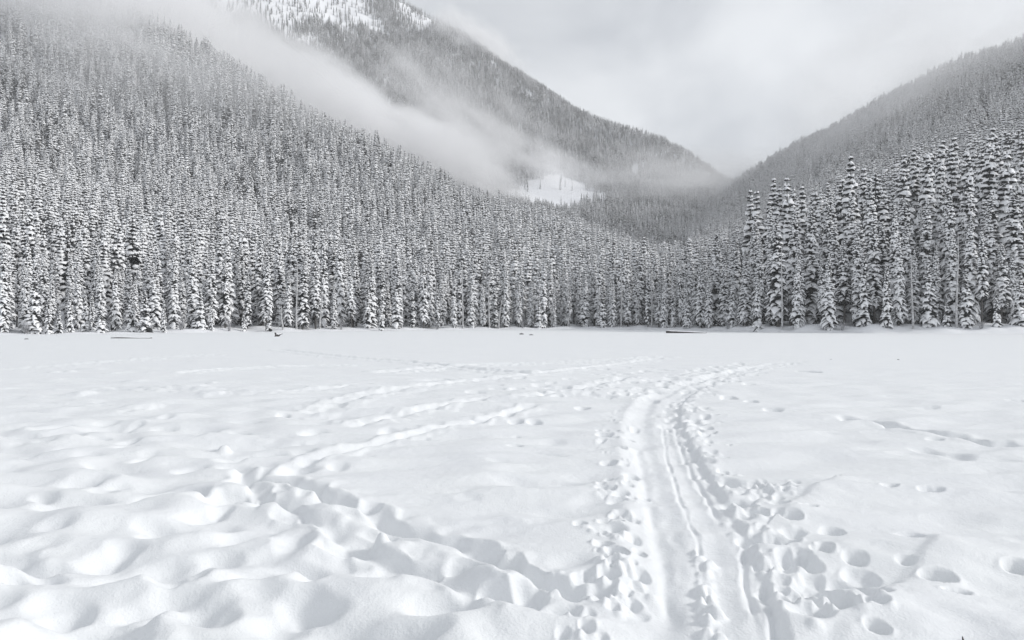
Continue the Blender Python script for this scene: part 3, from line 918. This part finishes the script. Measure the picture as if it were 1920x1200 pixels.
def make_log(px0, px1, D, z0, z1, r0, r1, lab, seed, rz=0.0):
    x0, x1 = (px0 - CX) / F * D, (px1 - CX) / F * D
    L = x1 - x0
    o = empty('fallen_log', (x0, D, 0.0), rz)
    pts = [(L * t, .1 * math.sin(t * 4 + seed), z0 + (z1 - z0) * t + .03 * math.sin(t * 7)) for t in np.linspace(0, 1, 8)]
    w = bpy.data.objects.new('log', mesh_from('log', *tube(pts, [r0 + (r1 - r0) * t for t in np.linspace(0, 1, 8)], 8, .12, seed), M_LOG)); COL.objects.link(w); w.parent = o
    s = bpy.data.objects.new('snow_cap', mesh_from('snow_cap', *snow_strip(.1, L - .1, z0 + r0, z1 + r1, r0 * .8, seed), M_TSNOW)); COL.objects.link(s); s.parent = o
    tag(o, lab, 'log')
DL = HC * F / (634.5 - HY)
make_log(208, 284, DL, .02, .02, .075, .055, 'long thin log half sunk in lake snow at the left', 3)
DR = HC * F / (625 - HY) + 3
make_log(1249, 1322, DR, .16, -.02, .20, .12, 'dark fallen log on the snow below the centre-right trees', 5, -.35)

def rock(seed, r, flat):
    rr = random.Random(seed)
    v, f = [], []
    n, m = 5, 9
    for i in range(n + 1):
        ph = math.pi / 2 * i / n
        for j in range(m):
            q = r * (1 + rr.uniform(-.22, .22))
            v.append((q * math.cos(j * 6.283 / m) * math.cos(ph), q * math.sin(j * 6.283 / m) * math.cos(ph), q * flat * math.sin(ph) - .05))
        if i:
            b = (i - 1) * m
            for j in range(m): f.append((b + j, b + (j + 1) % m, b + m + (j + 1) % m, b + m + j))
    return v, f
px, py = 518, 631
x, y = at(px, py)
st = empty('stump', (x, y, 0))
sv_ = tube([(0, 0, -.1), (0, 0, .2), (0, 0, .42)], [.26, .22, .2], 8, .2, 2)
sv_ = ([(v[1] + .22 * v[2], v[0] + v[2] * 0 + (v[1] * 0), v[2]) for v in sv_[0]], sv_[1])
def vtube(pts, radii, K=8, jit=.15, seed=0):
    r = random.Random(seed)
    v, f = [], []
    for k, (p, rr) in enumerate(zip(pts, radii)):
        for a in range(K):
            q = rr * (1 + r.uniform(-jit, jit))
            v.append((p[0] + q * math.cos(a * 6.283 / K), p[1] + q * math.sin(a * 6.283 / K), p[2] + r.uniform(-.03, .03)))
        if k:
            b = (k - 1) * K
            for a in range(K): f.append((b + a, b + (a + 1) % K, b + K + (a + 1) % K, b + K + a))
    f.append(tuple((len(pts) - 1) * K + a for a in range(K)))
    return v, f
a_ = bpy.data.objects.new('root', mesh_from('root', *vtube([(0, 0, -.1), (.02, 0, .2), (-.12, 0, .5)], [.28, .2, .1], 8, .2, 1), M_LOG)); COL.objects.link(a_); a_.parent = st
b_ = bpy.data.objects.new('root', mesh_from('root', *vtube([(.1, 0, -.05), (.4, 0, .22), (.75, .05, .34)], [.2, .14, .06], 7, .2, 2), M_LOG)); COL.objects.link(b_); b_.parent = st
c_ = bpy.data.objects.new('snow_cap', mesh_from('snow_cap', *snow_strip(-.1, .7, .28, .34, .2, 4), M_TSNOW)); COL.objects.link(c_); c_.parent = st
tag(st, 'snow-capped broken stump poking out of the lake snow left of centre', 'stump')
for i, (px, py, r, fl, lab) in enumerate([
    (978, 627, .34, .6, 'darker of two small stones on the snow before the centre trees'),
    (996, 628.5, .34, .45, 'paler flatter of two small stones on the snow before the centre trees'),
    (1684, 675, .09, .7, 'small stone on the bright lake snow at the right'),
    (1558, 674, .07, .6, 'tiny stone left of the other on the right lake snow'),
    (50, 636, .22, .5, 'small stone on the snow near the far left shore')]):
    x, y = at(px, py)
    o = bpy.data.objects.new('stone', mesh_from('stone', *rock(i, r, fl), M_STONE)); COL.objects.link(o)
    o.location = (x, y, 0.02)
    tag(o, lab, 'stone')
x, y = at(1806, 1192)
tw = bpy.data.objects.new('twig', mesh_from('twig', *vtube([(0, 0, -.03), (.004, .0, .004), (-.002, .004, .016)], [.010, .013, .006], 6, .25, 5), M_LOG)); COL.objects.link(tw)
s = np.argmin((GX - x) ** 2 + (GY - y) ** 2)
tw.location = (x, y, float(GZ.ravel()[s]) + .002)
tw.scale = (.6, .6, .6)
tag(tw, 'short dark twig end poking from the snow at the lower right', 'twig')

# ------------------------------------------------------------------ the wooded slopes: one mass of firs
proto = bpy.data.collections.new('forest_firs')
for i, s in enumerate([
    dict(H=20, R=2.2, bare=.04, snow=.95, taper=.62), dict(H=21, R=2.4, bare=.08, snow=.90, taper=.70),
    dict(H=19, R=2.0, bare=.03, snow=.98, taper=.60), dict(H=20, R=2.3, bare=.15, snow=.66, taper=.66),
    dict(H=18, R=2.3, bare=.03, snow=.97, taper=.80), dict(H=22, R=2.1, bare=.10, snow=.92, taper=.55),
    dict(H=19, R=1.9, bare=.05, snow=.45, taper=.65)]):
    t, c, n = build_fir(300 + i, lod=1, **s)
    vs = t[0] + c[0] + n[0]
    o1, o2 = len(t[0]), len(t[0]) + len(c[0])
    fs = t[1] + [tuple(k + o1 for k in q) for q in c[1]] + [tuple(k + o2 for k in q) for q in n[1]]
    me = mesh_from('forest_fir', vs, fs, M_BARK, False)
    me.materials.append(M_NEEDLE); me.materials.append(M_TSNOW)
    mi = [0] * len(t[1]) + [1] * len(c[1]) + [2] * len(n[1])
    me.polygons.foreach_set('material_index', mi)
    me.polygons.foreach_set('use_smooth', [k == 2 for k in mi])
    o = bpy.data.objects.new('forest_fir_%02d' % i, me)
    proto.objects.link(o)

nr_ = np.random.RandomState(5)
def scatter(S, dens, keep, hfun):
    A, B, C, D_ = S[:-1, :-1], S[:-1, 1:], S[1:, 1:], S[1:, :-1]
    area = 0.5 * (np.linalg.norm(np.cross(B - A, D_ - A), axis=-1) + np.linalg.norm(np.cross(B - C, D_ - C), axis=-1))
    nz = np.abs(np.cross(B - A, D_ - A)[..., 2]) / (np.linalg.norm(np.cross(B - A, D_ - A), axis=-1) + 1e-9)
    lam = area * np.maximum(nz, .75) * dens
    cnt = nr_.poisson(lam)
    idx = np.repeat(np.arange(cnt.size), cnt.ravel())
    u, v = nr_.rand(len(idx), 1), nr_.rand(len(idx), 1)
    f = lambda M: M.reshape(-1, 3)[idx]
    P = f(A) * (1 - u) * (1 - v) + f(B) * u * (1 - v) + f(C) * u * v + f(D_) * (1 - u) * v
    px = CX + P[:, 0] / P[:, 1] * F
    py = HY - (P[:, 2] - HC) / P[:, 1] * F
    m = keep(P, px, py) & (px > -260) & (px < 2180) & (py > -140)
    P, px, py = P[m], px[m], py[m]
    return P, hfun(P, px, py)

def sh_off(P, px):
    return P[:, 1] - np.interp(px, [s[0] for s in SHORE], [s[1] for s in SHORE])
def ell(px, py, cx, cy, rx, ry):
    return ((px - cx) / rx) ** 2 + ((py - cy) / ry) ** 2 < 1
def keepL(P, px, py):
    k = sh_off(P, px) > 22
    k &= ~((sh_off(P, px) > 60) & (perlin(P[:, 0] / 11, P[:, 1] / 46, 85) > .47))
    k &= ~((sh_off(P, px) < 60) & (px > 1380))
    k &= ~(ell(px, py, 156, 78, 7, 14) | ell(px, py, 172, 66, 4, 10) | ell(px, py, 222, 108, 6, 8))
    return k
def hL(P, px, py): return (0.52 + 0.85 * nr_.rand(len(P)) ** .8) * np.interp(P[:, 1], [110, 200, 380, 700], [14, 18, 21, 22])
def keepR(P, px, py):
    return (sh_off(P, px) > 24) & (P[:, 2] > .6) & ~ell(px, py, 1530, 352, 9, 22) & ~((px < 1400) & (P[:, 1] < 300))
def hR(P, px, py): return np.interp(P[:, 1], [120, 220, 420, 900], [27, 25, 20, 19]) * (0.66 + 0.52 * nr_.rand(len(P)))
def keepM(P, px, py):
    n = perlin(P[:, 0] / 40, P[:, 1] / 70, 80) + .6 * perlin(P[:, 0] / 14, P[:, 1] / 20, 81)
    k = ~ell(px, py, 1035 + 40 * n, 368 + 14 * perlin(P[:, 0] / 9, P[:, 1] / 9, 83), 96 + 50 * n, (36 + 18 * n) * np.clip(1.15 - np.abs(px - 1040) / 130, .3, 1.1))
    k |= (nr_.rand(len(P)) < .006) & (P[:, 1] < 900)
    k &= ~ell(px, py, 1192, 322, 6, 16)
    # open alpine snow high up, crossed by a strip of forest
    x, y, z = P[:, 0], P[:, 1], P[:, 2]
    high = sstep(530, 610, z + 110 * n - 0.36 * x)
    prob = 1 - 0.90 * high
    rib = np.exp(-(((x + 300) - 0.55 * (700 - z)) / 26) ** 2)
    prob = np.maximum(prob, rib)
    return k & (nr_.rand(len(P)) < prob)
def hM(P, px, py): return 12.5 * (0.65 + 0.6 * nr_.rand(len(P)))

PL, HL = scatter(S_LEFT, 1 / 20.0, keepL, hL)
PR, HR = scatter(S_RIGHT, 1 / 14.0, keepR, hR)
PM, HM = scatter(S_MID, 1 / 9.0, keepM, hM)
print('forest trees', len(PL), len(PR), len(PM))
PP = np.vstack([PL, PR, PM]); HH = np.concatenate([HL, HR, HM])
me = bpy.data.meshes.new('forest')
me.vertices.add(len(PP))
PP2 = PP.copy(); PP2[:, 2] -= .3
me.vertices.foreach_set('co', PP2.astype(np.float32).ravel())
clump = perlin(PP[:, 0] / 30, PP[:, 1] / 45, 90) * 1.3 + perlin(PP[:, 0] / 9, PP[:, 1] / 12, 91) + nr_.randn(len(PP)) * .28
clump[len(PL) + len(PR):] -= .45
clump[:len(PL)] += .15
kinds = np.where(clump > .05, np.array([0, 2, 4])[nr_.randint(0, 3, len(PP))], np.where(clump > -.38, np.array([1, 5, 0])[nr_.randint(0, 3, len(PP))], np.array([3, 6])[nr_.randint(0, 2, len(PP))]))
sa = me.attributes.new('tree_scale', 'FLOAT', 'POINT'); sa.data.foreach_set('value', (HH / 20).astype(np.float32))
ra = me.attributes.new('tree_turn', 'FLOAT', 'POINT'); ra.data.foreach_set('value', (nr_.rand(len(PP)) * 6.283).astype(np.float32))
ka = me.attributes.new('tree_kind', 'INT', 'POINT'); ka.data.foreach_set('value', kinds.astype(np.int32))
forest = bpy.data.objects.new('forest', me)
COL.objects.link(forest)
tag(forest, 'dense mass of snow-dusted firs covering the slopes behind the shore', kind='stuff')
ng = bpy.data.node_groups.new('forest_scatter', 'GeometryNodeTree')
ng.interface.new_socket('Geometry', in_out='INPUT', socket_type='NodeSocketGeometry')
ng.interface.new_socket('Geometry', in_out='OUTPUT', socket_type='NodeSocketGeometry')
gi = ng.nodes.new('NodeGroupInput'); go = ng.nodes.new('NodeGroupOutput')
ci = ng.nodes.new('GeometryNodeCollectionInfo')
ci.inputs['Collection'].default_value = proto
ci.inputs['Separate Children'].default_value = True
ci.inputs['Reset Children'].default_value = True
ip = ng.nodes.new('GeometryNodeInstanceOnPoints')
ip.inputs['Pick Instance'].default_value = True
def attr(n, t):
    a = ng.nodes.new('GeometryNodeInputNamedAttribute'); a.data_type = t; a.inputs['Name'].default_value = n
    return next(o for o in a.outputs if o.enabled and o.name == 'Attribute')
cb = ng.nodes.new('ShaderNodeCombineXYZ')
er = ng.nodes.new('FunctionNodeEulerToRotation')
ng.links.new(gi.outputs[0], ip.inputs['Points'])
ng.links.new(ci.outputs[0], ip.inputs['Instance'])
ng.links.new(attr('tree_kind', 'INT'), ip.inputs['Instance Index'])
ng.links.new(attr('tree_scale', 'FLOAT'), ip.inputs['Scale'])
ng.links.new(attr('tree_turn', 'FLOAT'), cb.inputs['Z'])
ng.links.new(cb.outputs[0], er.inputs[0])
ng.links.new(er.outputs[0], ip.inputs['Rotation'])
ng.links.new(ip.outputs[0], go.inputs[0])
md = forest.modifiers.new('scatter', 'NODES'); md.node_group = ng

# ------------------------------------------------------------------ air: haze over the whole valley, mist banks drifting along the slopes
def box(name, x0, x1, y0, y1, z0, z1, mat):
    v = [(x, y, z) for z in (z0, z1) for y in (y0, y1) for x in (x0, x1)]
    f = [(0, 2, 3, 1), (4, 5, 7, 6), (0, 1, 5, 4), (2, 6, 7, 3), (0, 4, 6, 2), (1, 3, 7, 5)]
    o = bpy.data.objects.new(name, mesh_from(name, v, f, mat, False))
    COL.objects.link(o)
    return o
hm = bpy.data.materials.new('haze_air'); hm.use_nodes = True
ht = hm.node_tree; ht.nodes.clear()
ho = ht.nodes.new('ShaderNodeOutputMaterial'); hv = ht.nodes.new('ShaderNodeVolumePrincipled')
hv.inputs['Color'].default_value = (0.985, 0.988, 0.993, 1)
hv.inputs['Density'].default_value = 0.00024
hv.inputs['Anisotropy'].default_value = 0.2
ht.links.new(hv.outputs[0], ho.inputs['Volume'])
ztop = max(float(S_LEFT[..., 2].max()), float(S_RIGHT[..., 2].max()), float(S_MID[..., 2].max())) + 40
hz = box('haze', -2900, 2900, -2900, 2900, -2.0, ztop, hm)
tag(hz, 'thin grey winter haze filling the valley', kind='stuff')

mm = bpy.data.materials.new('mist_air'); mm.use_nodes = True
mt = mm.node_tree; mt.nodes.clear()
mo = mt.nodes.new('ShaderNodeOutputMaterial'); mv = mt.nodes.new('ShaderNodeVolumePrincipled')
mv.inputs['Color'].default_value = (0.985, 0.985, 0.99, 1)
mv.inputs['Anisotropy'].default_value = 0.2
tc = mt.nodes.new('ShaderNodeTexCoord')
ln = mt.nodes.new('ShaderNodeVectorMath'); ln.operation = 'LENGTH'
fall = mt.nodes.new('ShaderNodeMapRange'); fall.interpolation_type = 'SMOOTHERSTEP'
fall.inputs['From Min'].default_value = 1.0; fall.inputs['From Max'].default_value = 0.15
fall.inputs['To Min'].default_value = 0; fall.inputs['To Max'].default_value = 1
nz_ = mt.nodes.new('ShaderNodeTexNoise')
nz_.inputs['Scale'].default_value = 3.0; nz_.inputs['Detail'].default_value = 5; nz_.inputs['Roughness'].default_value = .55
nr2 = mt.nodes.new('ShaderNodeMapRange')
nr2.inputs['From Min'].default_value = .36; nr2.inputs['From Max'].default_value = .66
nr2.inputs['To Min'].default_value = 0.02; nr2.inputs['To Max'].default_value = 1.8
oi = mt.nodes.new('ShaderNodeObjectInfo')
mul1 = mt.nodes.new('ShaderNodeMath'); mul1.operation = 'MULTIPLY'
mul2 = mt.nodes.new('ShaderNodeMath'); mul2.operation = 'MULTIPLY'
mul3 = mt.nodes.new('ShaderNodeMath'); mul3.operation = 'MULTIPLY'; mul3.inputs[1].default_value = 0.06
ofs = mt.nodes.new('ShaderNodeVectorMath'); ofs.operation = 'ADD'
wn2 = mt.nodes.new('ShaderNodeTexNoise')
wn2.inputs['Scale'].default_value = 1.6; wn2.inputs['Detail'].default_value = 4
wsub = mt.nodes.new('ShaderNodeVectorMath'); wsub.operation = 'SUBTRACT'; wsub.inputs[1].default_value = (.5, .5, .5)
wsc = mt.nodes.new('ShaderNodeVectorMath'); wsc.operation = 'SCALE'; wsc.inputs['Scale'].default_value = 1.7
wad = mt.nodes.new('ShaderNodeVectorMath'); wad.operation = 'ADD'
mt.links.new(ofs.outputs[0], wn2.inputs['Vector'])
mt.links.new(wn2.outputs['Color'], wsub.inputs[0])
mt.links.new(wsub.outputs[0], wsc.inputs[0])
mt.links.new(wsc.outputs[0], wad.inputs[0])
mt.links.new(tc.outputs['Object'], wad.inputs[1])
mt.links.new(wad.outputs[0], ln.inputs[0])
edge = mt.nodes.new('ShaderNodeMapRange'); edge.interpolation_type = 'SMOOTHSTEP'
edge.inputs['From Min'].default_value = 0.98; edge.inputs['From Max'].default_value = 0.7
ln2 = mt.nodes.new('ShaderNodeVectorMath'); ln2.operation = 'LENGTH'
mt.links.new(tc.outputs['Object'], ln2.inputs[0])
mt.links.new(ln2.outputs['Value'], edge.inputs['Value'])
mul0 = mt.nodes.new('ShaderNodeMath'); mul0.operation = 'MULTIPLY'
mt.links.new(fall.outputs[0], mul0.inputs[0]); mt.links.new(edge.outputs[0], mul0.inputs[1])
mt.links.new(ln.outputs['Value'], fall.inputs['Value'])
mt.links.new(tc.outputs['Object'], ofs.inputs[0])
mt.links.new(oi.outputs['Location'], ofs.inputs[1])
mt.links.new(ofs.outputs[0], nz_.inputs['Vector'])
mt.links.new(nz_.outputs['Fac'], nr2.inputs['Value'])
mt.links.new(mul0.outputs[0], mul1.inputs[0]); mt.links.new(nr2.outputs[0], mul1.inputs[1])
sep = mt.nodes.new('ShaderNodeSeparateColor')
mt.links.new(oi.outputs['Color'], sep.inputs[0])
mt.links.new(mul1.outputs[0], mul2.inputs[0]); mt.links.new(sep.outputs[0], mul2.inputs[1])
mt.links.new(mul2.outputs[0], mul3.inputs[0])
mt.links.new(mul3.outputs[0], mv.inputs['Density'])
mt.links.new(mv.outputs[0], mo.inputs['Volume'])

def ico(name, mat):
    import bmesh
    bm = bmesh.new(); bmesh.ops.create_icosphere(bm, subdivisions=3, radius=1.0)
    me = bpy.data.meshes.new(name); bm.to_mesh(me); bm.free(); me.materials.append(mat)
    return me
MI = ico('mist', mm)
# (centre pixel, distance, half length, half thickness, half depth, tilt in the picture, density)
for i, (px, py, D, a, b, c, rot, den) in enumerate([
    (330, 90, 735, 215, 105, 100, -34, .85),
    (630, 225, 705, 200, 74, 90, -34, 1.0),
    (830, 300, 715, 140, 52, 80, -30, .95),
    (880, 240, 860, 190, 80, 90, -38, .30),
    (520, 100, 900, 150, 60, 80, -40, .25),
    (1000, 305, 820, 110, 40, 60, -22, .35),
    (60, -30, 640, 250, 85, 90, -14, 1.1),
    (900, 95, 1220, 130, 70, 90, -35, .50),
    (1230, 375, 830, 280, 85, 90, 4, .26),
    (330, 180, 540, 270, 100, 80, -30, .17),
    (1740, 200, 640, 280, 130, 110, 28, .15)]):
    o = bpy.data.objects.new('mist', MI)
    COL.objects.link(o)
    o.location = P3(px, py, D)
    o.scale = (a, c, b)
    o.rotation_euler = (0, math.radians(-rot), 0)
    o.color = (den, den, den, 1)
    tag(o, kind='stuff')
